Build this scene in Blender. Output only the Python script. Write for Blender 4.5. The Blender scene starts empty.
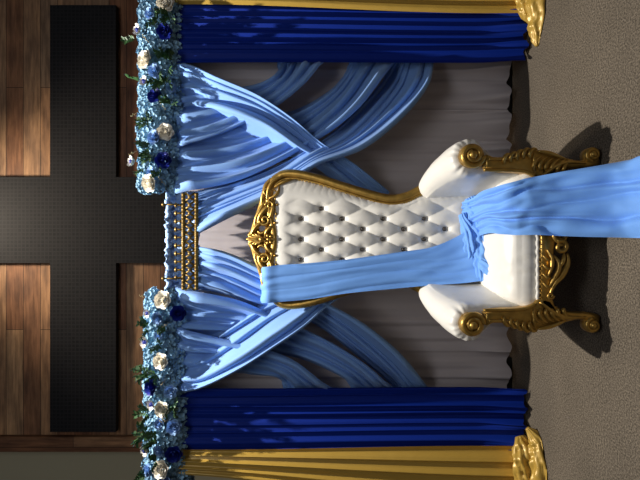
import bpy, math, random
from mathutils import Vector, noise
C = bpy.context.scene.collection
PI = math.pi
F = 480.0
H = 1.42
# ---------------------------------------------------------------- camera
cam = bpy.data.cameras.new('camera'); cam.sensor_width = 36; cam.lens = 27.0
co = bpy.data.objects.new('camera', cam); C.objects.link(co)
co.location = (0, 0, H)
from mathutils import Matrix
co.rotation_euler = Matrix(((0, 1, 0), (0, 0, -1), (-1, 0, 0))).to_euler()   # phone held sideways
bpy.context.scene.camera = co
# ---------------------------------------------------------------- light
w = bpy.data.worlds.new('room'); bpy.context.scene.world = w; w.use_nodes = True
w.node_tree.nodes['Background'].inputs[0].default_value = (0.80, 0.86, 1.0, 1)
w.node_tree.nodes['Background'].inputs[1].default_value = 0.038
def lamp(kind, name, loc, tgt, energy, col, **k):
    l = bpy.data.lights.new(name, kind); l.energy = energy; l.color = col
    for a, b in k.items(): setattr(l, a, b)
    o = bpy.data.objects.new(name, l); C.objects.link(o); o.location = loc
    o.rotation_euler = (Vector(tgt) - Vector(loc)).to_track_quat('-Z', 'Y').to_euler()
    return o
lamp('SPOT', 'stage_spotlight', (0.0, 2.72, 4.9), (0, 2.1, 0), 1000, (1.0, 0.94, 0.86), spot_size=math.radians(92), spot_blend=0.35, shadow_soft_size=0.035)
lamp('SPOT', 'added_wall_wash', (0.2, 3.50, 5.4), (0.1, 4.6, 3.0), 250, (1.0, 0.86, 0.68), spot_size=math.radians(88), spot_blend=0.8, shadow_soft_size=0.15)  # unseen wash, added to brighten the plank wall behind the backdrop
lamp('AREA', 'added_front_fill', (0.5, -1.2, 4.6), (0, 3.0, 0.9), 52, (0.95, 0.96, 1.0), shape='RECTANGLE', size=3.0, size_y=1.2)  # soft fill added behind the camera to lift the throne's front faces
vs = bpy.context.scene.view_settings
bpy.context.scene.display_settings.display_device = 'sRGB'
vs.view_transform = 'Standard'; vs.look = 'None'; vs.exposure = 0.0; vs.gamma = 1.0; vs.use_curve_mapping = False

# ---------------------------------------------------------------- helpers
def P(px, py, Y):
    return Vector(((240 - py) * Y / F, Y, H - (px - 320) * Y / F))
def lin(c): return tuple(((x / 255) / 12.92 if x / 255 <= 0.04045 else ((x / 255 + 0.055) / 1.055) ** 2.4) for x in c)
class MB:
    def __init__(s): s.v = []; s.f = []
    def add(s, vs_, fs):
        b = len(s.v); s.v += [Vector(p) for p in vs_]; s.f += [tuple(i + b for i in f) for f in fs]
    def grid(s, rows, closed=False):
        n = len(rows[0]); vs_ = [p for r in rows for p in r]; fs = []
        for i in range(len(rows) - 1):
            for j in range(n if closed else n - 1):
                k = (j + 1) % n
                fs.append((i * n + j, i * n + k, (i + 1) * n + k, (i + 1) * n + j))
        s.add(vs_, fs)
    def box(s, c, d, bev=0.0):
        x, y, z = c; a, b, e = d[0] / 2, d[1] / 2, d[2] / 2
        if bev <= 0:
            s.add([(x + i * a, y + j * b, z + k * e) for i in (-1, 1) for j in (-1, 1) for k in (-1, 1)],
                  [(0, 1, 3, 2), (4, 6, 7, 5), (0, 4, 5, 1), (2, 3, 7, 6), (0, 2, 6, 4), (1, 5, 7, 3)]); return
        rows = []
        for (q, zz) in ((bev, -e), (0, -e + bev), (0, e - bev), (bev, e)):
            A, B = a - q, b - q
            rows.append([(x - A, y - B, z + zz), (x + A, y - B, z + zz), (x + A, y + B, z + zz), (x - A, y + B, z + zz)])
        s.grid(rows, True)
        n = len(s.v); s.f.append((n - 4, n - 3, n - 2, n - 1)); s.f.append((n - 13, n - 14, n - 15, n - 16))
    def tube(s, pts, rad, seg=10, flat=1.0, flatdir=None, caps=True):
        pts = [Vector(p) for p in pts]
        if not hasattr(rad, '__len__'): rad = [rad] * len(pts)
        rows = []; up = Vector((0, -1, 0))
        for i, p in enumerate(pts):
            t = (pts[min(i + 1, len(pts) - 1)] - pts[max(i - 1, 0)]).normalized()
            u = up - up.dot(t) * t
            if u.length < 1e-3: u = Vector((1, 0, 0)) - t.x * t
            u.normalize(); w_ = t.cross(u)
            rows.append([p + (u * math.cos(a) * flat + w_ * math.sin(a)) * rad[i] for a in (2 * PI * k / seg for k in range(seg))])
        b = len(s.v); s.grid(rows, True)
        if caps:
            s.f.append(tuple(b + k for k in range(seg))[::-1]); s.f.append(tuple(len(s.v) - seg + k for k in range(seg)))
    def ball(s, c, r, seg=10, rings=6, sc=(1, 1, 1)):
        c = Vector(c); rows = []
        for i in range(rings + 1):
            a = PI * i / rings; rr = max(math.sin(a), 0.02)
            rows.append([c + Vector((rr * math.cos(b) * r * sc[0], rr * math.sin(b) * r * sc[1], math.cos(a) * r * sc[2])) for b in (2 * PI * k / seg for k in range(seg))])
        s.grid(rows, True)
    def prism(s, outline, y0, y1, bev=0.008):
        # outline in XZ, extruded along Y with bevelled front edge
        n = len(outline); cx = sum(p[0] for p in outline) / n; cz = sum(p[1] for p in outline) / n
        def inset(d):
            o = []
            for i in range(n):
                a = Vector(outline[i - 1]); b = Vector(outline[i]); c = Vector(outline[(i + 1) % n])
                t = (c - a).normalized(); nn = Vector((-t.y, t.x))
                o.append(b + nn * d)
            return o
        area = sum(outline[i][0] * outline[(i + 1) % n][1] - outline[(i + 1) % n][0] * outline[i][1] for i in range(n))
        sg = 1 if area > 0 else -1
        rows = []
        for y, d in ((y0, bev), (y0 + bev * 0.4, bev * 0.3), (y0 + bev, 0), (y1, 0)):
            rows.append([(p[0], y, p[1]) for p in inset(d * sg)])
        b = len(s.v); s.grid(rows, True)
        s.f.append(tuple(b + k for k in range(n))[::-1]); s.f.append(tuple(len(s.v) - n + k for k in range(n)))
    def build(s, name, m, parent=None, smooth=True, sub=0):
        me = bpy.data.meshes.new(name)
        off = Vector(parent.location) if parent is not None and parent.type == 'EMPTY' else Vector((0, 0, 0))
        if parent is not None and parent.type != 'EMPTY':
            q = parent
            while q.parent: q = q.parent
            off = Vector(q.location) if q.type == 'EMPTY' else Vector((0, 0, 0))
        me.from_pydata([p - off for p in s.v], [], s.f); me.materials.append(m)
        if smooth: me.polygons.foreach_set('use_smooth', [True] * len(me.polygons))
        me.update()
        o = bpy.data.objects.new(name, me); C.objects.link(o)
        if parent is not None: o.parent = parent
        if sub:
            md = o.modifiers.new('s', 'SUBSURF'); md.levels = sub; md.render_levels = sub
        return o
def tag(o, label=None, cat=None, group=None, kind=None):
    for k, v in (('label', label), ('category', cat), ('group', group), ('kind', kind)):
        if v: o[k] = v
    return o
def empty(name, loc): 
    o = bpy.data.objects.new(name, None); C.objects.link(o); o.location = loc; return o
def cr(pts, n):
    # catmull-rom through tuples -> n samples
    m = len(pts); out = []
    for i in range(n):
        t = i / (n - 1) * (m - 1); k = min(int(t), m - 2); f = t - k
        a = pts[max(k - 1, 0)]; b = pts[k]; c = pts[k + 1]; d = pts[min(k + 2, m - 1)]
        out.append(tuple(0.5 * (2 * b[j] + (c[j] - a[j]) * f + (2 * a[j] - 5 * b[j] + 4 * c[j] - d[j]) * f * f + (3 * b[j] - a[j] - 3 * c[j] + d[j]) * f ** 3) for j in range(len(b))))
    return out
def interp(x, tab):
    if x <= tab[0][0]: return tab[0][1]
    for (a, b), (c, d) in zip(tab, tab[1:]):
        if x <= c: return b + (d - b) * (x - a) / (c - a)
    return tab[-1][1]
def sm(x): x = max(0, min(1, x)); return x * x * (3 - 2 * x)
def nz(x, y=0.0, z=0.0): return noise.noise(Vector((x, y, z)))

# ---------------------------------------------------------------- materials
def mat(name, col, rough=0.6, metal=0.0, spec=0.5, sheen=0.0, bump=None, var=0.0, varscale=6.0, coat=0.0, sss=0.0, trans=0.0):
    m = bpy.data.materials.new(name); m.use_nodes = True
    nt = m.node_tree; b = nt.nodes['Principled BSDF']
    b.inputs['Base Color'].default_value = (*col, 1); b.inputs['Roughness'].default_value = rough
    b.inputs['Metallic'].default_value = metal; b.inputs['Specular IOR Level'].default_value = spec
    b.inputs['Sheen Weight'].default_value = sheen; b.inputs['Coat Weight'].default_value = coat
    tc = nt.nodes.new('ShaderNodeTexCoord')
    if var:
        n = nt.nodes.new('ShaderNodeTexNoise'); n.inputs['Scale'].default_value = varscale; n.inputs['Detail'].default_value = 4
        nt.links.new(tc.outputs['Object'], n.inputs['Vector'])
        r = nt.nodes.new('ShaderNodeValToRGB'); e = r.color_ramp.elements
        e[0].position = 0.3; e[1].position = 0.7
        e[0].color = (*[c * (1 - var) for c in col], 1); e[1].color = (*[min(1, c * (1 + var)) for c in col], 1)
        nt.links.new(n.outputs['Fac'], r.inputs[0]); nt.links.new(r.outputs[0], b.inputs['Base Color'])
    if bump:
        n = nt.nodes.new('ShaderNodeTexNoise'); n.inputs['Scale'].default_value = bump[0]; n.inputs['Detail'].default_value = 5
        if len(bump) > 2:
            mp = nt.nodes.new('ShaderNodeMapping'); mp.inputs['Scale'].default_value = bump[2]
            nt.links.new(tc.outputs['Object'], mp.inputs[0]); nt.links.new(mp.outputs[0], n.inputs['Vector'])
        else: nt.links.new(tc.outputs['Object'], n.inputs['Vector'])
        bp = nt.nodes.new('ShaderNodeBump'); bp.inputs['Strength'].default_value = bump[1]; bp.inputs['Distance'].default_value = 0.01
        nt.links.new(n.outputs['Fac'], bp.inputs['Height']); nt.links.new(bp.outputs[0], b.inputs['Normal'])
    return m
M = {}
M['light_blue'] = mat('light_blue_cloth', (0.215, 0.395, 0.77), 0.8, sheen=0.1, bump=(7, 0.2), spec=0.15)
M['sash'] = mat('sash_cloth', (0.155, 0.36, 0.82), 0.7, sheen=0.1, bump=(9, 0.2), spec=0.25)
M['royal'] = mat('royal_blue_cloth', (0.003, 0.022, 0.24), 0.6, bump=(5, 0.25, (1, 1, .3)), spec=0.15)
M['gold_cloth'] = mat('gold_satin', (0.52, 0.33, 0.06), 0.36, bump=(8, 0.3), spec=0.6, metal=0.15)
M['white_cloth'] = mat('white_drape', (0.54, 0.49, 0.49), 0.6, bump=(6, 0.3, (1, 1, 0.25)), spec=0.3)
M['leather'] = mat('white_leather', (0.72, 0.70, 0.645), 0.42, bump=(14, 0.12), spec=0.4)
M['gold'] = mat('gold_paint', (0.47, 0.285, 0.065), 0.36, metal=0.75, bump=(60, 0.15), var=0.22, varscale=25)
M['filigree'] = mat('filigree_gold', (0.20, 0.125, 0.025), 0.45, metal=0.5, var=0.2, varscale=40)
M['crystal'] = mat('crystal_button', (0.20, 0.17, 0.14), 0.15, metal=0.7)
M['hyd'] = mat('hydrangea_blue', (0.25, 0.43, 0.58), 0.7, var=0.35, varscale=14, spec=0.2)
M['white_petal'] = mat('cream_petal', (0.86, 0.82, 0.72), 0.6, spec=0.2)
M['royal_petal'] = mat('royal_petal', (0.006, 0.018, 0.22), 0.5, spec=0.4)
M['pale_petal'] = mat('pale_blue_petal', (0.28, 0.45, 0.74), 0.6, spec=0.2)
M['leaf'] = mat('leaf_green', (0.035, 0.10, 0.03), 0.5, var=0.4, varscale=20)
M['twig'] = mat('dry_twig', (0.45, 0.36, 0.18), 0.7)
M['black_metal'] = mat('black_metal', (0.008, 0.008, 0.009), 0.5)
M['cream_wall'] = mat('cream_paint', (0.46, 0.41, 0.27), 0.85, bump=(80, 0.05))
M['tulle'] = mat('tulle', (0.32, 0.50, 0.82), 0.6, bump=(30, 0.4))

def floor_mat():
    m = mat('carpet', (0.2, 0.18, 0.15), 0.95, spec=0.1); nt = m.node_tree; b = nt.nodes['Principled BSDF']
    tc = nt.nodes.new('ShaderNodeTexCoord')
    n = nt.nodes.new('ShaderNodeTexNoise'); n.inputs['Scale'].default_value = 115; n.inputs['Detail'].default_value = 4; n.inputs['Roughness'].default_value = 0.7
    n2 = nt.nodes.new('ShaderNodeTexNoise'); n2.inputs['Scale'].default_value = 3; n2.inputs['Detail'].default_value = 3
    for q in (n, n2): nt.links.new(tc.outputs['Object'], q.inputs['Vector'])
    r = nt.nodes.new('ShaderNodeValToRGB'); e = r.color_ramp.elements
    e[0].position = 0.36; e[1].position = 0.66
    e[0].color = (0.045, 0.038, 0.029, 1); e[1].color = (0.27, 0.225, 0.172, 1)
    mx = nt.nodes.new('ShaderNodeMixRGB'); mx.blend_type = 'MULTIPLY'; mx.inputs[0].default_value = 0.35
    nt.links.new(n.outputs['Fac'], r.inputs[0]); nt.links.new(r.outputs[0], mx.inputs[1])
    nt.links.new(n2.outputs['Fac'], mx.inputs[2]); nt.links.new(mx.outputs[0], b.inputs['Base Color'])
    bp = nt.nodes.new('ShaderNodeBump'); bp.inputs['Strength'].default_value = 0.6; bp.inputs['Distance'].default_value = 0.004
    nt.links.new(n.outputs['Fac'], bp.inputs['Height']); nt.links.new(bp.outputs[0], b.inputs['Normal'])
    return m
M['floor'] = floor_mat()
def wood_mat(name, vertical=False, k=1.0):
    m = mat(name, (0.3, 0.2, 0.1), 0.6, spec=0.3); nt = m.node_tree; b = nt.nodes['Principled BSDF']
    tc = nt.nodes.new('ShaderNodeTexCoord')
    sp = nt.nodes.new('ShaderNodeSeparateXYZ'); nt.links.new(tc.outputs['Object'], sp.inputs[0])
    cb = nt.nodes.new('ShaderNodeCombineXYZ')
    a, c = ('Z', 'X') if vertical else ('X', 'Z')
    nt.links.new(sp.outputs[a], cb.inputs[0]); nt.links.new(sp.outputs[c], cb.inputs[1])
    br = nt.nodes.new('ShaderNodeTexBrick'); br.offset = 0.37; br.offset_frequency = 2; br.squash = 1.0
    br.inputs['Scale'].default_value = 1; br.inputs['Brick Width'].default_value = 2.3; br.inputs['Row Height'].default_value = 0.163
    br.inputs['Mortar Size'].default_value = 0.0025; br.inputs['Bias'].default_value = 0.0
    br.inputs['Color1'].default_value = (0, 0, 0, 1); br.inputs['Color2'].default_value = (1, 1, 1, 1); br.inputs['Mortar'].default_value = (0.0, 0.0, 0.0, 1)
    nt.links.new(cb.outputs[0], br.inputs['Vector'])
    r = nt.nodes.new('ShaderNodeValToRGB'); r.color_ramp.interpolation = 'LINEAR'; e = r.color_ramp.elements
    e[0].color = (*[x * k for x in (0.15, 0.062, 0.030)], 1); e[1].color = (*[x * k for x in (0.34, 0.195, 0.10)], 1)
    for p_, c_ in ((0.3, (0.20, 0.095, 0.048)), (0.55, (0.30, 0.165, 0.085)), (0.8, (0.23, 0.145, 0.088))):
        q = e.new(p_); q.color = (*[x * k for x in c_], 1)
    nt.links.new(br.outputs['Color'], r.inputs[0])
    mp = nt.nodes.new('ShaderNodeMapping'); mp.inputs['Scale'].default_value = (1.2, 16, 1)
    nt.links.new(cb.outputs[0], mp.inputs[0])
    n = nt.nodes.new('ShaderNodeTexNoise'); n.inputs['Scale'].default_value = 2.2; n.inputs['Detail'].default_value = 8; n.inputs['Roughness'].default_value = 0.65
    nt.links.new(mp.outputs[0], n.inputs['Vector'])
    r2 = nt.nodes.new('ShaderNodeValToRGB'); r2.color_ramp.elements[0].position = 0.3; r2.color_ramp.elements[1].position = 0.62
    r2.color_ramp.elements[0].color = (0.45, 0.42, 0.4, 1); r2.color_ramp.elements[1].color = (1.15, 1.12, 1.1, 1)
    nt.links.new(n.outputs['Fac'], r2.inputs[0])
    # blotches
    mp3 = nt.nodes.new('ShaderNodeMapping'); mp3.inputs['Scale'].default_value = (1.5, 4, 1); nt.links.new(cb.outputs[0], mp3.inputs[0])
    n3 = nt.nodes.new('ShaderNodeTexNoise'); n3.inputs['Scale'].default_value = 2.0; n3.inputs['Detail'].default_value = 3; nt.links.new(mp3.outputs[0], n3.inputs['Vector'])
    r3 = nt.nodes.new('ShaderNodeValToRGB'); r3.color_ramp.elements[0].position = 0.35; r3.color_ramp.elements[1].position = 0.6
    r3.color_ramp.elements[0].color = (0.6, 0.6, 0.62, 1); r3.color_ramp.elements[1].color = (1.05, 1.05, 1.0, 1); nt.links.new(n3.outputs['Fac'], r3.inputs[0])
    mx = nt.nodes.new('ShaderNodeMixRGB'); mx.blend_type = 'MULTIPLY'; mx.inputs[0].default_value = 1
    nt.links.new(r.outputs[0], mx.inputs[1]); nt.links.new(r2.outputs[0], mx.inputs[2])
    m4 = nt.nodes.new('ShaderNodeMixRGB'); m4.blend_type = 'MULTIPLY'; m4.inputs[0].default_value = 1
    nt.links.new(mx.outputs[0], m4.inputs[1]); nt.links.new(r3.outputs[0], m4.inputs[2])
    m5 = nt.nodes.new('ShaderNodeMixRGB'); m5.blend_type = 'MIX'; m5.inputs[2].default_value = (0.012, 0.008, 0.005, 1)
    nt.links.new(br.outputs['Fac'], m5.inputs[0]); nt.links.new(m4.outputs[0], m5.inputs[1])
    nt.links.new(m5.outputs[0], b.inputs['Base Color'])
    return m
M['planks'] = wood_mat('reclaimed_planks', False, 1.5)
M['wood_trim'] = wood_mat('trim_wood', True, 1.3)
def cross_mat():
    m = mat('black_grid', (0.02, 0.02, 0.021), 0.6, spec=0.12); nt = m.node_tree; b = nt.nodes['Principled BSDF']
    tc = nt.nodes.new('ShaderNodeTexCoord'); sp = nt.nodes.new('ShaderNodeSeparateXYZ'); nt.links.new(tc.outputs['Object'], sp.inputs[0])
    cb = nt.nodes.new('ShaderNodeCombineXYZ'); nt.links.new(sp.outputs['X'], cb.inputs[0]); nt.links.new(sp.outputs['Z'], cb.inputs[1])
    br = nt.nodes.new('ShaderNodeTexBrick'); br.offset = 0; br.inputs['Scale'].default_value = 1
    br.inputs['Brick Width'].default_value = 0.036; br.inputs['Row Height'].default_value = 0.036; br.inputs['Mortar Size'].default_value = 0.005
    br.inputs['Color1'].default_value = (0.012, 0.012, 0.013, 1); br.inputs['Color2'].default_value = (0.017, 0.016, 0.017, 1); br.inputs['Mortar'].default_value = (0.023, 0.022, 0.023, 1)
    nt.links.new(cb.outputs[0], br.inputs['Vector']); nt.links.new(br.outputs['Color'], b.inputs['Base Color'])
    return m
M['cross'] = cross_mat()

# ---------------------------------------------------------------- the room
g = MB(); g.box((0, 1.5, -0.05), (9, 9, 0.1)); tag(g.build('floor', M['floor'], smooth=False), 'brown grey flecked carpet floor', kind='structure')
g = MB(); g.box((0, 4.72, 2.9), (9, 0.1, 5.8)); tag(g.build('wall_back', M['cream_wall'], smooth=False), 'cream painted wall', kind='structure')
WY = 4.55
g = MB(); g.box((0.97, WY + 0.06, 3.0), (5.64, 0.1, 5.4)); tag(g.build('trim_1', M['planks'], smooth=False), 'reclaimed wood plank panelling', kind='structure')
g = MB(); g.box((-1.93, WY + 0.05, 3.0), (0.14, 0.14, 5.4), 0.006); tag(g.build('trim_2', M['wood_trim'], smooth=False), 'wood edge board of the panelling', kind='structure')
# cross
k_ = 4.49 / F
g = MB()
xa, xb = (240 - 263) * k_, (240 - 177) * k_; XL, XR = (240 - 432) * k_, (240 - 5) * k_
zt, zb = H + (320 - 50) * k_, H + (320 - 116) * k_
ol = [(xa, 1.3), (xb, 1.3), (xb, zb), (XR, zb), (XR, zt), (xb, zt), (xb, 5.0), (xa, 5.0), (xa, zt), (XL, zt), (XL, zb), (xa, zb)]
n_ = len(ol)
g.add([(p[0], 4.49, p[1]) for p in ol] + [(p[0], 4.548, p[1]) for p in ol],
      [tuple(range(n_)), tuple(range(2 * n_ - 1, n_ - 1, -1))] + [(i, (i + 1) % n_, n_ + (i + 1) % n_, n_ + i) for i in range(n_)])
tag(g.build('wall_cross', M['cross'], smooth=False), 'huge black gridded cross mounted on the wood plank wall', 'cross')

# ---------------------------------------------------------------- drapes
def curtain(name, x0, x1, zt_, zb_, yt, yb, n, amp, seed, m, label, cat, x0b=None, x1b=None, ampb=None, flare=0.0, hem=0.0, group=None, extra=None, nv=70):
    g = MB(); nu = n * 14; rows = []
    x0b = x0 if x0b is None else x0b; x1b = x1 if x1b is None else x1b; ampb = amp if ampb is None else ampb
    for j in range(nv + 1):
        v = j / nv; row = []
        for i in range(nu + 1):
            u = i / nu
            ph = 2 * PI * (n * u + 0.55 * nz(u * n * 0.6, seed) + 0.12 * nz(u * 5, v * 1.4, seed))
            a = (amp + (ampb - amp) * v) * (0.65 + 0.7 * nz(u * n * 0.7, 9.1, seed + v * 0.5))
            d = a * (0.5 + 0.5 * math.sin(ph)) ** 1.2 * 2 + 0.3 * a * math.sin(2.3 * ph + 1)
            X = x0 + (x1 - x0) * u; Xb = x0b + (x1b - x0b) * u
            x = X + (Xb - X) * sm(v) + 0.25 * a * math.cos(ph)
            y = yt + (yb - yt) * v - d - flare * sm((v - 0.86) / 0.14) * (0.6 + 0.8 * math.sin(ph * 0.5 + seed))
            z = zt_ + (zb_ - zt_) * v
            if v > 0.9: z += hem * (v - 0.9) / 0.1 * (0.5 + 0.5 * math.sin(ph)) 
            row.append((x, y, max(z, 0.004)))
        rows.append(row)
    g.grid(rows)
    if extra: extra(g)
    return tag(g.build(name, m), label, cat, group)
def rumple(g, pts, rads, seed, nf=5, fa=0.35, flat=0.7, n=60, seg=40, twist=0.6, floor_z=None, cross=0.25):
    S = cr([tuple(p) + (r,) for p, r in zip(pts, rads)], n); rows = []
    for i, s in enumerate(S):
        p = Vector(s[:3]); a = Vector(S[max(i - 1, 0)][:3]); b = Vector(S[min(i + 1, n - 1)][:3])
        t = (b - a).normalized(); u = Vector((0, -0.5, 0.85)); u = (u - u.dot(t) * t).normalized(); w_ = t.cross(u)
        row = []
        for k in range(seg):
            an = 2 * PI * k / seg
            ph = nf * an + twist * i / n * 6 + 1.3 * nz(i * 0.08, an, seed)
            rr = s[3] * (1 + fa * (abs(math.sin(ph)) ** 0.7 - 0.5) + cross * nz(math.cos(an) * 1.7 + i * 0.12, math.sin(an) * 1.7, seed + i * 0.1))
            q = p + u * math.cos(an) * rr * flat + w_ * math.sin(an) * rr
            if floor_z is not None and q.z < floor_z: q.z = floor_z
            row.append(q)
        rows.append(row)
    b0 = len(g.v); g.grid(rows, True)
    g.f.append(tuple(b0 + k for k in range(seg))[::-1]); g.f.append(tuple(len(g.v) - seg + k for k in range(seg)))

# white backdrop curtain
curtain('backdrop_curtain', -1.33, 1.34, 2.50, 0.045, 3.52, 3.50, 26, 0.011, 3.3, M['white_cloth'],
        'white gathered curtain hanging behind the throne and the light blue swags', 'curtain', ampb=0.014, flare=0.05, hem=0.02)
# royal blue panels
curtain('side_curtain', 1.23, 1.66, 2.50, 0.02, 3.35, 3.27, 7, 0.014, 1.7, M['royal'],
        'royal blue curtain panel along the top of the sideways photo', 'curtain', x0b=1.20, x1b=1.585, ampb=0.026, flare=0.04, hem=0.03, group='royal blue side curtains')
curtain('side_curtain', -1.49, -1.035, 2.50, 0.02, 3.36, 3.29, 7, 0.014, 5.2, M['royal'],
        'royal blue curtain panel along the bottom of the sideways photo', 'curtain', x0b=-1.43, x1b=-1.005, ampb=0.026, flare=0.04, hem=0.03, group='royal blue side curtains')
# gold panels with puddled hems
def pr(g):
    rumple(g, [P(541, -40, 3.08), P(541, -10, 3.08), P(540, 15, 3.10), P(538, 32, 3.12), P(537, 46, 3.12)], [0.07, 0.075, 0.07, 0.05, 0.012], 2.2, nf=4, floor_z=0.004, flat=1.0)
    rumple(g, [P(533, -30, 3.17), P(531, 8, 3.18), P(533, 24, 3.17)], [0.06, 0.06, 0.015], 4.2, nf=5, floor_z=0.004, flat=1.6)
def pl(g):
    rumple(g, [P(527, 428, 3.14), P(537, 440, 3.12), P(541, 455, 3.09), P(543, 475, 3.07), P(544, 500, 3.06)], [0.012, 0.05, 0.062, 0.072, 0.08], 7.2, nf=4, floor_z=0.004, flat=1.0)
    rumple(g, [P(520, 436, 3.20), P(525, 452, 3.17), P(528, 472, 3.16), P(530, 495, 3.15)], [0.02, 0.055, 0.06, 0.06], 6.2, nf=5, floor_z=0.004, flat=1.6)
curtain('edge_curtain', 1.635, 2.0, 2.50, 0.03, 3.34, 3.22, 6, 0.014, 8.7, M['gold_cloth'],
        "gold satin curtain at the photo's top edge, its hem puddled on the carpet", 'curtain', x0b=1.52, x1b=1.95, ampb=0.024, group='gold edge curtains', extra=pr)
curtain('edge_curtain', -1.63, -1.455, 2.50, 0.03, 3.34, 3.24, 4, 0.013, 4.4, M['gold_cloth'],
        "gold satin curtain at the photo's bottom edge, its hem puddled on the carpet", 'curtain', x0b=-1.86, x1b=-1.39, ampb=0.024, group='gold edge curtains', extra=pl)

# light blue swags
def swag(stations, nf, amp, seed, label, n=90, small=0.25, gath=0.6, tilt=1):
    rnd = random.Random(int(seed * 10)); S = cr([tuple(float(q) for q in s) for s in stations], n); g = MB(); rows = []
    wd = [rnd.uniform(0.55, 1.5) for _ in range(nf)]; hg = [rnd.uniform(0.7, 1.35) for _ in range(nf)]; fr_ = [rnd.uniform(.6, 1.6) for _ in range(nf)]; po = [rnd.uniform(0, 6) for _ in range(nf)]
    nu = nf * 18
    for j, s in enumerate(S):
        v = j / (n - 1); A = P(s[0], s[1], s[4]); B = P(s[2], s[3], s[4]); W = (B - A).length; row = []
        ww = [wd[k] * (1 + .45 * math.sin(fr_[k] * v * 3.5 + po[k])) for k in range(nf)]; tot = sum(ww); ww = [q / tot for q in ww]
        cum = [0]
        for q in ww: cum.append(cum[-1] + q)
        env = min(1, (1 - v) / .13 + .06) * min(1, v / .12 + .2)
        for i in range(nu + 1):
            k = min(i // 18, nf - 1); t = (i - 18 * k) / 18; u = cum[k] + ww[k] * t
            tt = t ** 1.8 if tilt > 0 else 1 - (1 - t) ** 1.8
            h = hg[k] * (1 + .3 * nz(v * 3, k * 3.1, seed))
            d = amp * env * h * (ww[k] * W) * (math.sin(PI * tt) ** .62) 
            d += small * env * .10 * ww[k] * W * math.sin(PI * t) * math.sin(6 * PI * t + 4 * nz(v * 3, k, seed))
            ga = gath * max(0, 1 - v / .16) ** 1.5 + .5 * max(0, 1 - (1 - v) / .1)
            d += .009 * ga * math.sin(u * nf * 3.3 * 2 * PI + 2 * nz(u * 6, v * 4, seed)) + .007 * nz(u * 5, v * 9, seed)
            d -= 0.016 * (max(0, abs(2 * u - 1) - 0.92) / 0.08) ** 2
            p = A.lerp(B, u) + Vector((0, -d - tilt * min(.09 + .05 * v, (.33 + .2 * v) * W) * env * (u - .5) * 2, 0)) + (B - A).normalized() * (.2 * d * math.sin(PI * 2 * t))
            row.append(p)
        rows.append(row)
    g.grid(rows)
    return tag(g.build('swag', M['light_blue']), label, 'swag', 'light blue swags')
# right hand side
swag([(176, 88, 176, 150, 3.37), (215, 84, 222, 137, 3.375), (250, 79, 272, 114, 3.36), (270, 70, 306, 88, 3.345), (277, 60, 328, 60, 3.44)], 4, .60, 1.0,
     "short light blue swag from garland to blue curtain in the photo's upper half", tilt=1)
swag([(176, 122, 176, 194, 3.36), (238, 114, 240, 182, 3.375), (290, 106, 306, 150, 3.36), (330, 84, 356, 114, 3.335), (350, 60, 397, 60, 3.44)], 4, .60, 2.0,
     "middle light blue swag passing under the crossing in the photo's upper half", tilt=1)
swag([(176, 66, 176, 118, 3.41), (196, 70, 196, 116, 3.36), (222, 82, 228, 124, 3.28), (258, 98, 264, 138, 3.25), (292, 120, 290, 154, 3.25), (320, 143, 310, 162, 3.27), (352, 164, 340, 184, 3.33), (390, 192, 372, 210, 3.40)], 4, .62, 3.1,
     'lit light blue swag running diagonally from the upper garland to behind the throne back', tilt=-1)
swag([(197, 190, 197, 235, 3.34), (240, 177, 243, 213, 3.31), (276, 163, 284, 192, 3.26), (306, 148, 317, 167, 3.205), (336, 126, 362, 152, 3.265), (362, 100, 400, 122, 3.32), (382, 78, 424, 92, 3.37), (392, 60, 434, 60, 3.43)], 5, .70, 4.0,
     "long light blue swag fanning from the gold crown band to the photo's upper curtain", tilt=1)
# left hand side
swag([(176, 325, 176, 386, 3.37), (225, 336, 228, 378, 3.375), (262, 344, 252, 380, 3.36), (300, 360, 272, 382, 3.345), (337, 390, 283, 390, 3.44)], 4, .60, 5.0,
     "short light blue swag from garland to blue curtain in the photo's lower half", tilt=-1)
swag([(176, 287, 176, 348, 3.36), (238, 298, 238, 350, 3.375), (290, 320, 278, 358, 3.36), (328, 338, 308, 366, 3.33), (366, 362, 338, 380, 3.34), (397, 390, 352, 390, 3.44)], 4, .60, 6.0,
     "middle light blue swag passing under the crossing in the photo's lower half", tilt=-1)
swag([(197, 246, 197, 290, 3.34), (226, 251, 226, 298, 3.32), (262, 266, 256, 310, 3.30), (296, 284, 292, 318, 3.27), (328, 302, 320, 330, 3.275), (364, 322, 348, 352, 3.30), (400, 352, 378, 376, 3.34), (430, 390, 396, 390, 3.43)], 5, .70, 7.0,
     "long light blue swag fanning from the gold crown band to the photo's lower curtain", tilt=-1)
swag([(176, 338, 176, 388, 3.41), (198, 341, 203, 385, 3.36), (230, 323, 242, 366, 3.27), (262, 305, 278, 343, 3.215), (290, 295, 306, 324, 3.205), (322, 282, 332, 302, 3.28), (360, 265, 365, 284, 3.40)], 4, .62, 8.1,
     'lit light blue swag running diagonally from the lower garland to behind the throne back', tilt=1)

# stand behind the cloth
st = empty('backdrop_stand', (0, 3.60, 0)); tag(st, 'black pipe stand of the curtains, its dark foot showing under the white hem', 'stand')
g = MB(); g.tube([(-2.0, 3.585, 2.47), (2.0, 3.585, 2.47)], 0.022, 12); g.build('crossbar', M['black_metal'], st)
for x in (-1.15, 1.2):
    g = MB(); g.tube([(x, 3.585, 0.02), (x, 3.585, 2.45)], 0.022, 12); g.build('upright', M['black_metal'], st)
    g = MB(); g.box((x * 0.97, 3.60, 0.03), (0.5, 0.12, 0.06), 0.01); g.build('foot_plate', M['black_metal'], st, smooth=False)

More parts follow.
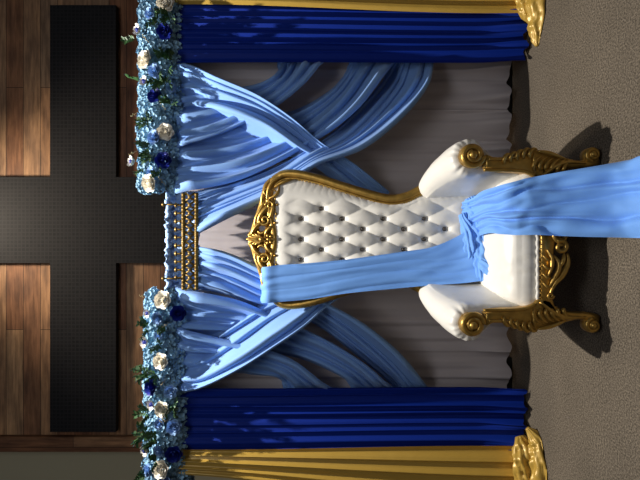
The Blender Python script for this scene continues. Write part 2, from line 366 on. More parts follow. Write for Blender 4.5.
# ---------------------------------------------------------------- flower parts (shared meshes)
def mesh_of(g, name, m):
    me = bpy.data.meshes.new(name); me.from_pydata(g.v, [], g.f); me.materials.append(m)
    me.polygons.foreach_set('use_smooth', [True] * len(me.polygons)); me.update(); return me
def petal(g, base, out, nrm, L, W, cup=0.25, n=3, curl=0.0):
    out = out.normalized(); side = out.cross(nrm).normalized(); nrm = side.cross(out).normalized(); rows = []
    for i in range(n + 1):
        t = i / n; w_ = W * math.sin(PI * (0.16 + 0.72 * t)); row = []
        for k in (-1, 0, 1):
            row.append(base + out * L * t + side * w_ * k * 0.5 + nrm * (cup * L * (t * t + 0.5 * k * k * t) - curl * L * max(0, t - 0.7)))
        rows.append(row)
    g.grid(rows)
def hydrangea(seed):
    rnd = random.Random(seed); g = MB()
    for i in range(46):
        z = 1 - 1.35 * (i + 0.5) / 46; a = i * 2.39996; r = math.sqrt(max(0, 1 - z * z))
        d = Vector((r * math.cos(a), r * math.sin(a), z)) + Vector((rnd.uniform(-.1, .1), rnd.uniform(-.1, .1), rnd.uniform(-.1, .1))); d.normalize()
        c = d * 0.058 * rnd.uniform(0.85, 1.12)
        t = d.cross(Vector((0.3, 0.2, 0.9))).normalized(); b = d.cross(t); ro = rnd.uniform(0, 1.5)
        for k in range(4):
            an = ro + k * PI / 2
            petal(g, c, t * math.cos(an) + b * math.sin(an) + d * 0.25, d, 0.0175, 0.021, 0.25, 2)
    g.ball((0, 0, 0), 0.05, 10, 6)
    return mesh_of(g, 'hydrangea_head', M['hyd'])
def rose(seed, m):
    rnd = random.Random(seed); g = MB(); Z = Vector((0, 0, 1))
    for (cnt, r, tilt, L, W) in ((3, 0.004, 1.25, 0.032, 0.03), (4, 0.009, 1.1, 0.034, 0.034), (5, 0.014, 0.85, 0.037, 0.042), (6, 0.018, 0.5, 0.040, 0.046), (6, 0.02, 0.12, 0.040, 0.05)):
        o = rnd.uniform(0, 6)
        for k in range(cnt):
            a = o + 2 * PI * k / cnt + rnd.uniform(-.15, .15); h = Vector((math.cos(a), math.sin(a), 0))
            out = h * math.cos(tilt) + Z * math.sin(tilt); nn = Z * math.cos(tilt) - h * math.sin(tilt)
            petal(g, h * r * 0.6 + Z * 0.002, out, nn, L, W, 0.30, 4, 0.5)
    g.ball((0, 0, 0.02), 0.012, 8, 5)
    return mesh_of(g, 'rose', m)
def anemone_mesh():
    g = MB(); Z = Vector((0, 0, 1))
    for k in range(6):
        a = 2 * PI * k / 6; h = Vector((math.cos(a), math.sin(a), 0))
        petal(g, h * 0.004, h + Z * 0.5, Z, 0.032, 0.032, 0.25, 3)
    return mesh_of(g, 'anemone', M['white_petal'])
def eye_mesh():
    g = MB(); g.ball((0, 0, 0.012), 0.012, 8, 6)
    for k in range(6):
        a = 2 * PI * k / 6 + .5; petal(g, Vector((0, 0, .006)), Vector((math.cos(a), math.sin(a), 0.9)), Vector((0, 0, 1)), 0.018, 0.016, 0.2, 2)
    return mesh_of(g, 'flower_eye', M['royal_petal'])
def sprig_mesh(seed):
    rnd = random.Random(seed); g = MB(); pts = [Vector((0, 0, 0.02 * i + 0.0)) + Vector((0.01 * math.sin(i), 0.008 * i, 0)) for i in range(6)]
    g.tube(pts, 0.0018, 5)
    for i in range(1, 6):
        for s in (-1, 1):
            a = rnd.uniform(-.6, .6); petal(g, pts[i], Vector((s * math.cos(a), s * math.sin(a), 0.6)), Vector((0, -0.4, 0.5)), 0.05 * rnd.uniform(.7, 1.1), 0.024, 0.12, 4)
    petal(g, pts[-1], Vector((0, 0.2, 1)), Vector((0, -1, 0.2)), 0.045, 0.02, 0.1, 4)
    return mesh_of(g, 'leaf_sprig', M['leaf'])
def twig_mesh():
    g = MB(); pts = [Vector((0.004 * math.sin(2 * i), 0, 0.018 * i)) for i in range(7)]; g.tube(pts, 0.002, 5)
    for i in range(3, 7): g.ball(pts[i] + Vector((0.006 * (-1) ** i, 0, 0)), 0.006, 6, 4)
    return mesh_of(g, 'twig', M['twig'])
HY = [hydrangea(i) for i in range(4)]
RW = [rose(i, M['white_petal']) for i in (1, 2)]; RR = rose(5, M['royal_petal']); RP = rose(7, M['pale_petal'])
AN = anemone_mesh(); EY = eye_mesh(); SP = [sprig_mesh(i) for i in range(3)]; TW = twig_mesh()
GY, GR = 3.42, 0.135
def garland(x0, x1, zc, label, flowers, seed):
    rnd = random.Random(seed)
    root = empty('flower_garland', ((x0 + x1) / 2, GY, zc)); tag(root, label, 'garland', 'flower garlands on the backdrop')
    R0 = root.location
    g = MB(); g.tube([(x0 + 0.05, GY, zc), (x1 - 0.05, GY, zc)], 0.085, 16); g.build('moss_core', M['leaf'], root)
    def put(name, me, pos, d, s, roll=None, lab=None):
        o = bpy.data.objects.new(name, me); C.objects.link(o); o.parent = root; o.location = pos - R0
        q = d.to_track_quat('Z', 'Y')
        o.rotation_euler = (q @ Vector((0, 0, 0)).to_track_quat('Z', 'Y')).to_euler() if False else q.to_euler()
        o.scale = (s, s, s)
        if lab: o['label'] = lab
        return o
    # hydrangea heads round the front, top and underside
    n = int((x1 - x0) / 0.1); c = 0
    for i in range(n):
        for k, an in enumerate((-62, -25, 12, 50, 88, -98)):
            a = math.radians(an + rnd.uniform(-9, 9)); x = x0 + 0.05 + (x1 - x0 - 0.1) * (i + 0.5 + (0.25 if k % 2 else -0.25)) / n
            d = Vector((rnd.uniform(-.25, .25), -math.cos(a), math.sin(a))).normalized()
            pos = Vector((x, GY, zc)) + Vector((0, -math.cos(a) * 0.72, math.sin(a) * 1.0)) * (GR - 0.022)
            put('hydrangea_head', HY[c % 4], pos, d, rnd.uniform(0.92, 1.15)); c += 1
    for (px, py, kind, s) in flowers:
        Yf = GY - GR * 0.80
        p = P(px, py, Yf); h = max(-0.98, min(0.98, (p.z - zc) / (GR + 0.02)))
        p.y = GY - 0.10 - 0.72 * (GR - 0.02) * math.sqrt(1 - h * h) * 0.75
        p = P(px, py, p.y)
        d = Vector((rnd.uniform(-.35, .35), -1, h * 0.9 + 0.25)).normalized()
        if kind == 'w': put('rose', RW[rnd.randint(0, 1)], p, d, s * .98, lab='cream white rose')
        elif kind == 'r': put('rose', RR, p, d, s * .88, lab='royal blue rose')
        elif kind == 'p': put('rose', RP, p, d, s * .88, lab='pale blue rose')
        elif kind == 'a':
            o = put('anemone', AN, p + Vector((0, -.035, 0)), d, s * 1.25); e_ = bpy.data.objects.new('flower_eye', EY); C.objects.link(e_); e_.parent = o; e_['label'] = 'royal blue centre of white flower'
        elif kind == 'l':
            for q in range(3):
                dd = Vector((rnd.uniform(-1, 1), -0.45, h * 0.6 + rnd.uniform(-.5, .7))).normalized(); put('leaf_sprig', SP[rnd.randint(0, 2)], p + Vector((0, -0.015, 0)), dd, s * .68)
        elif kind == 't':
            put('twig', TW, p, Vector((rnd.uniform(-.8, .8), -.6, 0.5)).normalized(), s * .6)
        elif kind == 'u':   # sprig poking above the garland
            put('leaf_sprig', SP[rnd.randint(0, 2)], p, Vector((rnd.uniform(-.9, .9), -.3, 0.6)).normalized(), s * .62)
    return root
FR = [(166, 4, 'w', 1.25), (151, 14, 'p', 1), (142, 33, 'a', 1.1), (165, 32, 'r', 1.25), (147, 61, 'w', 1.4), (156, 71, 'p', 1.2), (148, 84, 'a', 1.0), (156, 97, 'r', 1.3),
      (170, 17, 'l', 1), (158, 22, 'l', .9), (136, 40, 'u', 1.1), (150, 44, 't', 1.1), (164, 57, 'l', .8), (172, 50, 'l', 1), (168, 76, 'l', 1.2), (140, 82, 'u', 1.2), (171, 88, 'p', .8), (160, 83, 'l', .9),
      (172, 106, 'l', 1), (166, 110, 't', 1), (138, 112, 't', 1), (151, 122, 'l', 1), (166, 132, 'w', 1.2), (155, 138, 'p', 1.2), (150, 148, 'l', 1), (136, 163, 'a', 1.1), (164, 161, 'r', 1.35), (137, 151, 't', 1), (153, 158, 'l', .9),
      (144, 168, 'u', .9), (153, 173, 'p', 1), (161, 175, 'l', .7), (151, 183, 'w', 1.3), (166, 186, 't', 1.2)]
FL = [(164, 300, 'w', 1.3), (178, 313, 'r', 1.25), (151, 312, 'a', .9), (159, 318, 'p', 1.1), (170, 322, 't', 1), (166, 327, 'l', .7), (147, 298, 't', .9), (148, 327, 'l', 1), (149, 341, 'a', 1.1), (160, 335, 'p', .9), (161, 346, 'l', .8),
      (162, 361, 'w', 1.2), (143, 364, 'u', 1), (150, 372, 'l', 1.1), (157, 374, 'l', 1), (153, 387, 'r', 1.35), (171, 391, 'p', 1.1), (167, 378, 't', .9), (155, 402, 'a', 1), (163, 409, 'w', 1.15), (174, 404, 'l', 1), (149, 412, 'l', 1),
      (170, 420, 't', 1.2), (160, 424, 'p', .9), (174, 427, 'p', 1.2), (148, 432, 'l', 1.2), (158, 436, 'l', 1.2), (143, 437, 'u', .9), (149, 447, 'a', 1.1), (174, 453, 'r', 1.35), (160, 450, 'p', 1), (157, 460, 'l', .8), (162, 469, 'w', 1.3), (149, 470, 'p', 1), (147, 476, 'l', .8), (165, 480, 'p', 1)]
garland(0.32, 1.95, 2.535, "garland of blue hydrangeas and cream roses in the photo's upper half", FR, 11)
garland(-2.0, -0.32, 2.495, "garland of blue hydrangeas and cream roses in the photo's lower half", FL, 23)

# ---------------------------------------------------------------- gold crown band between the garlands
BY = 3.30
root = empty('crown_band', (0.0, BY, P(198, 240, BY).z)); tag(root, 'ornate gold openwork band with rows of small motifs between the two garlands', 'ornament')
X0, X1 = (240 - 290) * BY / F, (240 - 193) * BY / F
zA = P(183.5, 0, BY).z; zB = P(196.5, 0, BY).z; zT = P(166, 0, BY).z
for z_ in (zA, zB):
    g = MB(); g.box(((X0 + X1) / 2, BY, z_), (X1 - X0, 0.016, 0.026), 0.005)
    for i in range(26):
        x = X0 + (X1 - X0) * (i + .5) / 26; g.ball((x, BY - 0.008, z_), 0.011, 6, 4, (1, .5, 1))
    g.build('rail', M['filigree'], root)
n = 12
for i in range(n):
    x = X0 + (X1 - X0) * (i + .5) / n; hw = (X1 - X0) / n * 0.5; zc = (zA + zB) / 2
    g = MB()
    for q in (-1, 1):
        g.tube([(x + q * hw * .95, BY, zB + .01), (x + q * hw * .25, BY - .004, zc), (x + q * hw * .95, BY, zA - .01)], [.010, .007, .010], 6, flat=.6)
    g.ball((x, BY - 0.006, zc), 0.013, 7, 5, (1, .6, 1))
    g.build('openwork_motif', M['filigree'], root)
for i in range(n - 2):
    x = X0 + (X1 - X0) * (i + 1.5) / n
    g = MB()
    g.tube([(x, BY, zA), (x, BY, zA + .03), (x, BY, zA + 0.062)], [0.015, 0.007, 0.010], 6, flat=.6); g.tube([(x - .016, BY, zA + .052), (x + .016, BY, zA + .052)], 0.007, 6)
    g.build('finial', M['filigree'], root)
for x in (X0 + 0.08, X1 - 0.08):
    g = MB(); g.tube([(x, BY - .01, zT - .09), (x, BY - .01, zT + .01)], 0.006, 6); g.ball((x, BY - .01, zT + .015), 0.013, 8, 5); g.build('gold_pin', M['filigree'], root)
# tulle ruffle
g = MB(); rows = []
for j in range(41):
    v = j / 40; row = []
    z_ = (zT + 0.01) + (zB - 0.01 - zT) * v
    for i in range(260):
        u = i / 259; x = X0 - .02 + (X1 - X0 + .04) * u
        d = 0.022 * math.sin(u * 64 + 5 * nz(u * 7, v * 2.5, 2)) + 0.018 * math.sin(u * 37 + 8 * v + 3 * nz(v * 4, u * 5)) + 0.05 * math.exp(-((v - .03) / .05) ** 2)
        row.append((x, 3.375 - d * (0.7 + .6 * nz(u * 20, v * 8)), z_ + 0.006 * math.sin(u * 90) * (1 - v)))
    rows.append(row)
g.grid(rows)
g.tube([(X0 + (X1 - X0) * i / 60, 3.35 + .006 * math.sin(i * 1.7), zT + .0 + .008 * math.sin(i * 1.3)) for i in range(61)], [0.018 + .007 * math.sin(i * 2.1) for i in range(61)], 8)
tag(g.build('tulle_ruffle', M['tulle']), 'light blue gathered tulle ruffle showing behind the gold crown band', 'ruffle')

# ---------------------------------------------------------------- throne
ch = empty('throne_chair', (0, 2.72, 0)); tag(ch, 'white button tufted high back throne with carved gold frame on brown carpet', 'chair')
CY = 239.3
BA, BK = 2.945, 0.18
def bY(px): return (BA + BK * (H - .5)) / (1 + BK * (px - 320) / F)
def BP(px, py, off=0.0):
    Y = bY(px); p = P(px, py, Y); return p + Vector((0, -off, 0.0))
hwt = [(268, 30), (271, 46), (275, 56), (281, 62), (290, 64), (305, 62.5), (320, 58.5), (335, 54), (350, 49), (365, 44), (388, 39), (405, 40.5), (418, 47), (440, 50), (490, 50)]
def tuft(px, py):
    i = (px - 301) / 20.3; j = (py - CY) / 10.1
    p = (i + j) / 2; q = (i - j) / 2
    h = (abs(math.sin(PI * p)) * abs(math.sin(PI * q)))
    ext = sm((px - 281) / 20) * sm((458 - px) / 18)
    hw = interp(px, hwt); lim = min(hw - 10, 36); ext *= sm((lim + 7 - abs(py - CY)) / 14)
    # distance to nearest button
    best = 1e9
    ii = round(i)
    for a in (ii - 1, ii, ii + 1):
        for b in range(-4, 5):
            if (a + b) % 2 == 0 and (a, b) in BT:
                dd = ((i - a) * 20.3) ** 2 + ((j - b) * 10.1) ** 2
                if dd < best: best = dd
    hole = math.exp(-best / 20.0)
    full = h ** 0.6
    return (full - 1) * ext, hole
BT = set()
for a in range(0, 8):
    for b in range(-3, 4):
        if (a + b) % 2 == 0:
            if abs(b) == 3 and a != 1: continue
            BT.add((a, b))
g = MB(); rows = []
NV, NU = 230, 150
for r in range(NV + 1):
    px = 268 + (488 - 268) * r / NV; hw = interp(px, hwt); row = []
    for c in range(NU + 1):
        t = -1 + 2 * c / NU; py = CY + hw * t
        e = min(1 - abs(t), (px - 268) / 60.0 if px < 300 else 1)
        bulge = 0.075 * (1 - (1 - min(1, e * 3.0)) ** 2) ** 0.5
        tf, ho = tuft(px, py)
        # pulled pleats running to the rail
        pleat = -0.0012 * max(0, 1 - abs(e - 0.14) / 0.16) * (0.5 + 0.5 * math.sin(px * 0.9 + 2 * math.sin(py * .3))) ** 4
        row.append(BP(px, py, bulge + 0.021 * tf - 0.022 * ho + pleat + 0.0))
    rows.append(row)
g.grid(rows); g.build('backrest', M['leather'], ch)
g = MB()   # back board closing the rear of the upholstery
rows = []
for r in range(41):
    px = 270 + (488 - 270) * r / 40; hw = interp(px, hwt) * .98
    rows.append([BP(px, CY - hw, 0) , BP(px, CY - hw, -0.05), BP(px, CY + hw, -0.05), BP(px, CY + hw, 0)])
g.grid(rows); g.build('back_panel', M['leather'], ch)
for (a, b) in sorted(BT):
    px = 301 + 20.3 * a; py = CY + 10.1 * b; c = BP(px, py, 0.075 - 0.021 - 0.018)
    g = MB(); g.ball(c, 0.0165, 12, 6, (1, 0.6, 1)); g.ball(c + Vector((0, -.008, 0)), 0.008, 6, 4, (1, .7, 1)); g.build('button', M['crystal'], ch)
# gold rail around the back
half = [(486, 44), (455, 50), (432, 51), (420, 49), (408, 43), (396, 40), (384, 40.5), (366, 45), (340, 53), (318, 60), (300, 64), (286, 64.5), (277, 60), (272, 51), (270, 40), (271, 26), (274, 12), (276, 0)]
full_ = [(x, CY - y) for x, y in half] + [(x, CY + y) for x, y in half[-2::-1]]
pts = [BP(x, y, 0.035) for x, y in cr(full_, 180)]
fr = MB(); fr.tube(pts, [0.029 + .002 * math.sin(i * 0.9) * (1 if 60 < i < 120 else 0) for i in range(180)], 14, flat=1.25)
# inner bead line
pts2 = []
for x, y in cr(full_, 180):
    dx, dy = (345 - x), (CY - y); k = 6.0 / math.hypot(dx * 0.35, dy) if abs(dy) > 20 else 0
    pts2.append(BP(x + (5.5 if abs(dy) <= 52 and x < 300 else dx * .01), y + (dy / abs(dy) * 5.0 if abs(dy) > 40 or x > 300 else 0), 0.058))
fr.tube(pts2, 0.0065, 7)
backframe = fr.build('back_frame', M['gold'], ch)
# nail trim
g = MB()
for i in range(12, 168, 1):
    p = pts2[i]; c = Vector((BP(345, CY).x, p.y, p.z)); g.ball(p + Vector((0.009 * (1 if c.x > p.x else -1), 0.001, 0)), 0.0035, 5, 3)
g.build('nail_trim', M['gold'], backframe)
# carved crest
def sp(g, cx, cy, r0, r1, a0, turns, t0, t1, off, n=26, sg=1, fn=BP):
    pp = []; rr = []
    for i in range(n):
        t = i / (n - 1); a = a0 + sg * turns * 2 * PI * t; r = r0 + (r1 - r0) * t
        pp.append(fn(cx + r * math.cos(a), cy + r * math.sin(a), off + 0.006 * t)); rr.append(t0 + (t1 - t0) * t)
    g.tube(pp, rr, 8)
def leafrib(g, seq, rad, off, fn=BP):
    S = cr(seq, 14); g.tube([fn(a, b, off + .008 * math.sin(PI * i / 13)) for i, (a, b) in enumerate(S)], [max(.0015, rad * math.sin(PI * (0.12 + 0.8 * i / 13))) for i in range(14)], 8)
g = MB()
for s in (-1, 1):
    m = lambda q: (q[0], CY + s * q[1])
    leafrib(g, [m(q) for q in ((252, 4), (255, 9), (259, 14), (264, 16), (268, 14))], 0.016, 0.055)
    leafrib(g, [m(q) for q in ((259, 14), (261, 22), (265, 28), (270, 32), (275, 31))], 0.017, 0.058)
    leafrib(g, [m(q) for q in ((256, 12), (257, 20), (261, 28), (265, 36), (267, 44))], 0.014, 0.05)
    leafrib(g, [m(q) for q in ((263, 30), (263, 38), (265, 46), (268, 54), (275, 61))], 0.014, 0.052)
    leafrib(g, [m(q) for q in ((268, 38), (269, 46), (272, 54), (278, 59), (284, 61))], 0.012, 0.065)
    leafrib(g, [m(q) for q in ((269, 18), (272, 24), (274, 32), (273, 40))], 0.012, 0.062)
    leafrib(g, [m(q) for q in ((266, 3), (268, 8), (272, 12), (276, 12))], 0.013, 0.06)
    leafrib(g, [m(q) for q in ((270, 40), (275, 42), (279, 46), (280, 52))], 0.010, 0.068)
    leafrib(g, [m(q) for q in ((274, 50), (280, 54), (287, 57), (294, 59))], 0.010, 0.066)
    leafrib(g, [m(q) for q in ((258, 9), (262, 6), (266, 8), (268, 13))], 0.009, 0.055)
    sp(g, 266, CY + s * 19, 5.5, 1.2, PI, 1.3, 0.010, 0.006, 0.066, sg=s)
    sp(g, 271, CY + s * 33, 4.5, 1.0, PI, 1.2, 0.009, 0.005, 0.07, sg=-s)
    sp(g, 268, CY + s * 46, 4.0, 1.0, 0, 1.2, 0.008, 0.005, 0.068, sg=s)
    for k in range(3): g.ball(BP(276 + k, CY + s * (16 + 9 * k), .065), 0.010, 8, 5)
for k in range(9):   # shell fan
    a = math.radians(-64 + 16 * k)
    L = 13.5 - 3.2 * abs(k - 4) * .55
    leafrib(g, [(262.5, CY), (262.5 - 0.5 * L * math.cos(a), CY + .5 * L * math.sin(a)), (261.5 - L * math.cos(a) * 1.05, CY + L * math.sin(a) * .95)], 0.010, 0.055)
g.ball(BP(263, CY, .075), 0.018, 10, 7); 
for k in range(7):
    a = 2 * PI * k / 7; g.ball(BP(270 + 3.6 * math.cos(a), CY + 3.6 * math.sin(a), .07), 0.013, 8, 5)
g.ball(BP(270, CY, .085), 0.013, 8, 5)
NR, NC = 20, 150
rows = []
outer_ = [(0, 247.5), (3, 249), (7, 253), (11, 255), (20, 258), (30, 262), (40, 265), (50, 268), (60, 274)]
for c in range(NC + 1):
    dy = -60 + 120 * c / NC; o_ = interp(abs(dy), outer_) + .5 * math.sin(dy * 1.3); i_ = 278 + 1.2 * math.cos(dy * .35); row = []
    for q in range(NR + 1):
        t = q / NR; px = o_ + (i_ - o_) * t
        rel = .012 * math.sin(PI * t) ** .5 + .006 * math.sin(t * 9 + abs(dy) * .28) + .005 * math.sin(t * 5 - abs(dy) * .5)
        row.append(BP(px, CY + dy, .022 + rel))
    rows.append(row)
b0 = len(g.v); g.grid(rows)
def inhole(f):
    c = sum((g.v[i] for i in f), Vector()) / len(f); Y = c.y; px = 320 + (H - c.z) * F / Y; py = 240 - c.x * F / Y
    return any(((px - 262.5) / 3.2) ** 2 + ((py - CY - q * 11) / 4.2) ** 2 < 1 for q in (-1, 1))
g.f = [f for f in g.f if not (min(f) >= b0 and inhole(f))]
rows2 = [[p + Vector((0, .035, 0)) for p in (rw[0], rw[-1])] for rw in rows]
g.grid([[rw[0], r2[0]] for rw, r2 in zip(rows, rows2)])
for s in (-1, 1):
    for seq, rads, off in (([(250, 3), (254, 8), (256, 16), (259, 25), (262, 34), (265, 44), (267, 53), (272, 60)], (.016, .02, .017, .017, .018, .02, .02, .012), .03),
                      ([(268, 0), (270, 8), (271, 17), (271, 27), (272, 36), (274, 46), (279, 54), (288, 59)], (.03, .028, .02, .022, .024, .024, .02, .01), .03),
                      ([(259, 2), (262, 5), (266, 6)], (.02, .02, .02), .03)):
        S = cr([(a, b, c) for (a, b), c in zip(seq, rads)], 30)
        g.tube([BP(a, CY + s * b, off) for a, b, c in S], [c for a, b, c in S], 10, flat=.8)
g.build('crest_carving', M['gold'], backframe)

# seat
sc = [(2.96, 0.44), (2.93, 0.470), (2.8, 0.476), (2.65, 0.470), (2.54, 0.456), (2.475, 0.430), (2.44, 0.395), (2.425, 0.36), (2.425, 0.325)]
S = cr(sc, 44); g = MB(); rows = []
for (y, z) in S:
    hw = 0.27 + (2.96 - y) / 0.54 * 0.09; row = []
    for c in range(41):
        t = -1 + 2 * c / 40
        zz = z - (z - 0.31) * max(0, (abs(t) - 0.86) / .14) ** 2.2 * .6 if z > .33 else z
        dome = 0.012 * (1 - t * t) if z > .4 else 0
        wr = 0.0035 * nz(t * 9, y * 20, 3.0) + (0.003 * math.sin(t * 46 + 2 * math.sin(t * 9)) if z < 0.40 else 0)
        row.append((hw * t, y - (wr if z < .44 else 0) + 0.012 * (t * t) * (1 if z < .45 else 0), zz + dome + wr))
    rows.append(row)
g.grid(rows); seat = g.build('seat', M['leather'], ch)
g = MB(); g.tube([(-.34 + .68 * i / 60, 2.422 - .002 * math.sin(i * 1.6), .322 + .003 * math.sin(i * 1.6)) for i in range(61)], 0.009, 8)
tag(g.build('piping', M['leather'], seat), 'pleated white piping')
g = MB()
for i in range(29): g.ball((-.31 + .62 * i / 28, 2.408, .313), 0.0045, 6, 4)
g.build('nail_trim', M['gold'], seat)
# seat rails
g = MB()
K = 2.42 / F
ap = [(-.36, .345), (.36, .345), (.36, .235), (.30, .250), (.22, .262), (.14, .258), (.06, .245), (0, .24), (-.06, .245), (-.14, .258), (-.22, .262), (-.30, .250), (-.36, .235)]
g.prism([(x, min(z, .31)) for x, z in ap], 2.405, 2.46, .008)
apron = g.build('apron', M['gold'], ch)
def FP(px, py, off=0.0): p = P(px, py, 2.42); return Vector((p.x, 2.405 - off, p.z))
for s in (-1, 1):
    g = MB()
    m = lambda q: (q[0], CY + 2 + s * q[1])
    sp(g, 559, CY + 2 + s * 5.5, 7, 1.5, -2.2, 1.25, 0.015, 0.008, 0.0, sg=s, fn=FP)
    leafrib(g, [m(q) for q in ((566, 12), (566, 22), (560, 34), (553, 42), (548, 54))], 0.015, -0.002, FP)
    leafrib(g, [m(q) for q in ((551, 14), (556, 20), (556, 28), (551, 38), (547, 46))], 0.013, 0.004, FP)
    leafrib(g, [m(q) for q in ((545, 8), (549, 16), (549, 26), (545, 36))], 0.011, 0.006, FP)
    leafrib(g, [m(q) for q in ((562, 12), (560, 20), (556, 27))], 0.011, 0.006, FP)
    sp(g, 549, CY + 2 + s * 54, 3.2, 1, 0, 1.2, 0.008, 0.005, 0.0, sg=s, fn=FP)
    for k in range(4): leafrib(g, [m(q) for q in ((541, 14 + 9 * k), (545, 18 + 9 * k), (549, 18 + 9 * k))], 0.007, 0.005, FP)
    g.build('carved_scroll', M['gold'], apron)
for s in (-1, 1):
    g = MB(); g.box((s * .375, 2.70, .335), (.05, .50, .085), .008); g.build('side_rail', M['gold'], ch, smooth=False)
g = MB(); g.box((0, 2.985, .335), (.66, .05, .085), .008); g.build('rear_rail', M['gold'], ch, smooth=False)
g = MB(); g.box((0, 2.71, .345), (.70, .50, .05), .01); g.build('seat_deck', M['leather'], ch, smooth=False)

# arms
def arm(s):
    st_ = [  # Y, cx, cz, r, inner bottom x, outer bottom x, squash
        (3.00, .315, .735, .058, .265, .335), (2.94, .325, .742, .072, .27, .345), (2.85, .355, .728, .082, .265, .365), (2.72, .392, .700, .090, .275, .385),
        (2.60, .415, .672, .096, .300, .395), (2.52, .425, .655, .098, .330, .40), (2.478, .428, .652, .090, .345, .40), (2.462, .428, .652, .070, .362, .40), (2.458, .428, .652, .04, .37, .40)]
    R = cr(st_, 64); g = MB(); rows = []
    for j, (Y, cx, cz, r, xi, xo) in enumerate(R):
        v = j / 63; zb_ = 0.36
        poly = [(xi, zb_), (xi - .010, zb_ + .07), (.4 * xi + .6 * (cx - r * .98) - .004, (zb_ + cz) / 2 + .03)]
        for a in range(176, -36, -25):
            poly.append((cx + r * math.cos(math.radians(a)), cz + r * math.sin(math.radians(a))))
        poly += [(xo + .01, (zb_ + cz) / 2), (xo, zb_)]
        Q = cr(poly, 72); row = []
        for k, (x, z) in enumerate(Q):
            an = math.atan2(z - cz, x - cx)
            fz = sm((v - .52) / .38) * (1 if z > cz - .13 else 0)
            pl_ = 0.020 * fz * (abs(math.sin(an * 4.5 + .8 + .5 * math.sin(an * 3))) ** 0.3 - .85) + 0.003 * fz * math.sin(an * 17)
            dx, dz = math.cos(an), math.sin(an)
            row.append((s * (x + dx * pl_ + .002 * nz(x * 20, Y * 12, z * 20)), Y, z + dz * pl_ + .003 * nz(x * 11, Y * 11, z * 11 + 3)))
        rows.append(row)
    b = len(g.v); g.grid(rows, True); n = 72
    g.f.append(tuple(b + k for k in range(n))[::-1]); g.f.append(tuple(len(g.v) - n + k for k in range(n)))
    return g.build('armrest', M['leather'], ch)
for s in (-1, 1): arm(s)
def post(s):
    y0 = 2.405
    outer = [(.43, .585), (.418, .55), (.418, .506), (.432, .45), (.452, .395), (.458, .345), (.448, .29), (.432, .24), (.415, .19), (.402, .14), (.398, .10), (.405, .07)]
    inner = [(.375, .04), (.366, .075), (.366, .12), (.362, .165), (.35, .205), (.33, .238), (.30, .262), (.292, .29), (.295, .325), (.318, .34), (.336, .38), (.343, .43), (.345, .50), (.35, .55), (.365, .59)]
    ol = [(s * x, z) for x, z in outer + [(.42, .03), (.40, .015)] + inner]
    g = MB(); g.prism([p for p in ol], y0, y0 + .065, .012)
    # scroll at the top
    sx, sz = s * .427, .652
    pp = []; rr = []
    for i in range(60):
        t = i / 59; a = -PI * .62 + 2 * PI * 1.7 * t; r = .058 * (1 - t) + .018 * t
        # right-hand arm winds from the inside over the top to the outside
        pp.append((sx - s * r * math.sin(a + PI) * -1 if False else sx + s * (-r * math.sin(-a - PI / 2 + PI / 2) * -1 if False else -r * math.cos(a + PI * .15)), y0 + .012 - .014 * t, sz + r * math.sin(a + PI * .15))); rr.append(.0155 - .004 * t)
    g.tube(pp, rr, 10)
    g.ball((sx, y0 - .006, sz), .022, 12, 8, (1, .8, 1))
    disc = [(sx + .060 * math.cos(2 * PI * k / 28), sz + .060 * math.sin(2 * PI * k / 28)) for k in range(28)]
    g.prism(disc, y0 + .012, y0 + .06, .006)
    # moulded edges running down the post
    for seq, rad in (([(.352, .60), (.350, .55), (.350, .50), (.348, .43), (.34, .38), (.322, .345)], .009), ([(.405, .575), (.405, .52), (.41, .47), (.425, .42)], .008)):
        S = cr(seq, 20); g.tube([(s * x, y0 - .002, z) for x, z in S], rad, 8)
    o = g.build('arm_post', M['gold'], ch)
    # carved leaf ribs
    g = MB()
    def rib(seq, rad, off=.004):
        S = cr(seq, 12); g.tube([(s * x, y0 - off - .005 * math.sin(PI * i / 11), z) for i, (x, z) in enumerate(S)], [max(.0015, rad * math.sin(PI * (.15 + .8 * i / 11))) for i in range(12)], 8)
    for k in range(5):
        z0 = .49 - .032 * k; x0 = .415 + .009 * min(k, 3)
        rib([(x0 - .035, z0 + .008), (x0 - .012, z0 + .012), (x0 + .012, z0 - .005), (x0 + .012, z0 - .03)], .011)
    for k in range(6):
        z0 = .335 - .03 * k; x0 = .40 - .004 * k
        rib([(x0 - .055 + .004 * k, z0 + .01), (x0 - .03, z0 + .02), (x0 + .0, z0 + .005), (x0 + .022, z0 - .03)], .011)
    rib([(.31, .32), (.335, .29), (.365, .25), (.385, .20), (.388, .14), (.382, .09)], .012)
    rib([(.445, .33), (.435, .28), (.42, .235), (.40, .18)], .011)
    rib([(.36, .345), (.40, .352), (.44, .345)], .008)
    g.build('carving', M['gold'], o)
    g = MB(); fx, fz_ = s * .428, .052
    pp = []; rr = []
    for i in range(40):
        t = i / 39; a = PI * .5 + 2 * PI * 1.35 * t; r = .034 * (1 - t) + .012 * t
        pp.append((fx - s * r * math.sin(a), y0 + .004 - .012 * t, fz_ + r * math.cos(a + PI))); rr.append(.0125 - .003 * t)
    g.tube(pp, rr, 8); g.ball((fx, y0 - .004, fz_), .02, 10, 7)
    g.tube([(s * .385, y0 + .03, .09), (s * .395, y0 + .03, .04), (s * .40, y0 + .028, .014)], [.024, .026, .022], 10)
    g.tube([(fx, y0 + .012, fz_), (fx, y0 + .055, fz_)], .038, 16)
    g.build('foot', M['gold'], o)
for s in (-1, 1): post(s)
for s in (-1, 1):   # rear legs
    g = MB(); S = cr([(s * .31, 2.985, .36, .034), (s * .315, 2.995, .22, .028), (s * .325, 3.03, .1, .022), (s * .33, 3.05, .012, .026)], 14)
    g.tube([q[:3] for q in S], [q[3] for q in S], 10); g.build('rear_leg', M['gold'], ch)

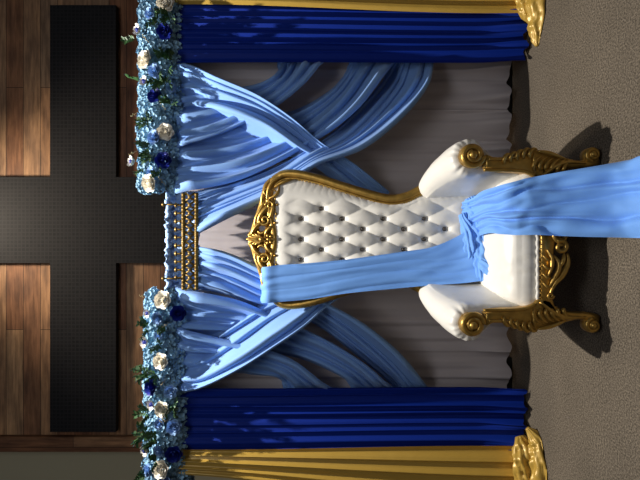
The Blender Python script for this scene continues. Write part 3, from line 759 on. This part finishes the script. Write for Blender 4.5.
# ---------------------------------------------------------------- sash
g = MB()
def ribbon(g, st_, nf, amp, seed, n=110, nrm=Vector((0, -1, 0)), floor_z=None):
    # st_: (pxA, pyA, YA, pxB, pyB, YB)
    S = cr([tuple(float(q) for q in s) for s in st_], n); nu = nf * 16; rows = []
    for j, q in enumerate(S):
        v = j / (n - 1); A = P(q[0], q[1], q[2]); B = P(q[3], q[4], q[5]); row = []
        q2 = S[min(j + 1, n - 1)]; q1 = S[max(j - 1, 0)]
        t = (P(q2[0], (q2[1] + q2[4]) / 2, q2[2]) - P(q1[0], (q1[1] + q1[4]) / 2, q1[2])).normalized()
        nn = (B - A).cross(t).normalized()
        if nn.y > 0 and abs(nn.y) > .3 or (abs(nn.y) <= .3 and nn.z < 0): nn = -nn
        W = (B - A).length
        for i in range(nu + 1):
            u = i / nu; ph = nf * u + .8 * nz(u * 3, v * 2.5, seed) + .4 * nz(u * 6 + 3, v * 5, seed)
            d = amp * (abs(math.sin(PI * ph)) ** .8) * (0.5 + .8 * abs(nz(math.floor(ph) * 2.3 + seed, v * 2, 4)))
            d += .35 * amp * nz(u * 5, v * 11, seed + 2)
            p = A.lerp(B, u) + nn * d
            if floor_z is not None and p.z < floor_z: p.z = floor_z + .25 * (d if d > 0 else 0)
            row.append(p)
        rows.append(row)
    g.grid(rows)
b = bY
ribbon(g, [(330, 270, 3.33, 330, 298, 3.33), (275, 268, 3.30, 275, 301, 3.30), (261, 267, 3.22, 263, 303, 3.22), (264, 267, 3.08, 266, 303, 3.08), (280, 265, b(280) - .098, 280, 302, b(280) - .098), (310, 263, b(310) - .10, 310, 299, b(310) - .10),
           (350, 259, b(350) - .10, 350, 293, b(350) - .10), (400, 252, b(400) - .10, 400, 288, b(400) - .09), (432, 247, b(432) - .105, 435, 285, b(435) - .10), (458, 236, b(458) - .11, 464, 283, b(464) - .12), (480, 222, 2.78, 486, 280, 2.78)],
       3, 0.013, 1.0)
# crumpled bunch at the junction of back and seat
rumple(g, [P(470, 198, 2.86), P(474, 210, 2.84), P(480, 226, 2.80), P(484, 244, 2.78), P(483, 262, 2.78), (P(482, 281, 2.80))], [.03, .055, .062, .058, .055, .03], 3.1, nf=6, fa=.45, flat=.62, n=90, seg=70, twist=1.6, cross=.5)
rumple(g, [P(481, 262, 2.74), P(488, 268, 2.70), P(494, 275, 2.68), P(497, 281, 2.68)], [.03, .036, .03, .008], 5.1, nf=4, fa=.4, flat=.5, n=40, seg=40, twist=.6)
rumple(g, [P(462, 214, 2.86), P(468, 236, 2.82), P(468, 256, 2.84), P(462, 276, 2.88)], [.02, .04, .036, .015], 8.1, nf=5, fa=.5, flat=.5, n=60, seg=50, twist=1.2, cross=.5)
# lower run over the seat and down to the carpet
ribbon(g, [(462, 202, 2.88, 470, 240, 2.88), (474, 198, 2.78, 480, 236, 2.78), (486, 191, 2.60, 492, 233, 2.56), (499, 187, 2.485, 502, 234, 2.47), (511, 183, 2.41, 513, 235, 2.41), (524, 179, 2.375, 524, 235, 2.375), (538, 176, 2.35, 538, 235, 2.35),
           (560, 172.5, 2.32, 560, 236, 2.32), (590, 167.5, 2.26, 590, 237, 2.26), (618, 162, 2.20, 618, 237.5, 2.20), (638, 158, 2.12, 638, 238, 2.12), (662, 153, 1.985, 662, 238, 1.985), (700, 148, 1.79, 700, 238, 1.79)],
       4, 0.036, 6.0, floor_z=.006)
tag(g.build('sash', M['sash']), 'light blue cloth sash draped over the throne back and seat onto the carpet', 'sash')
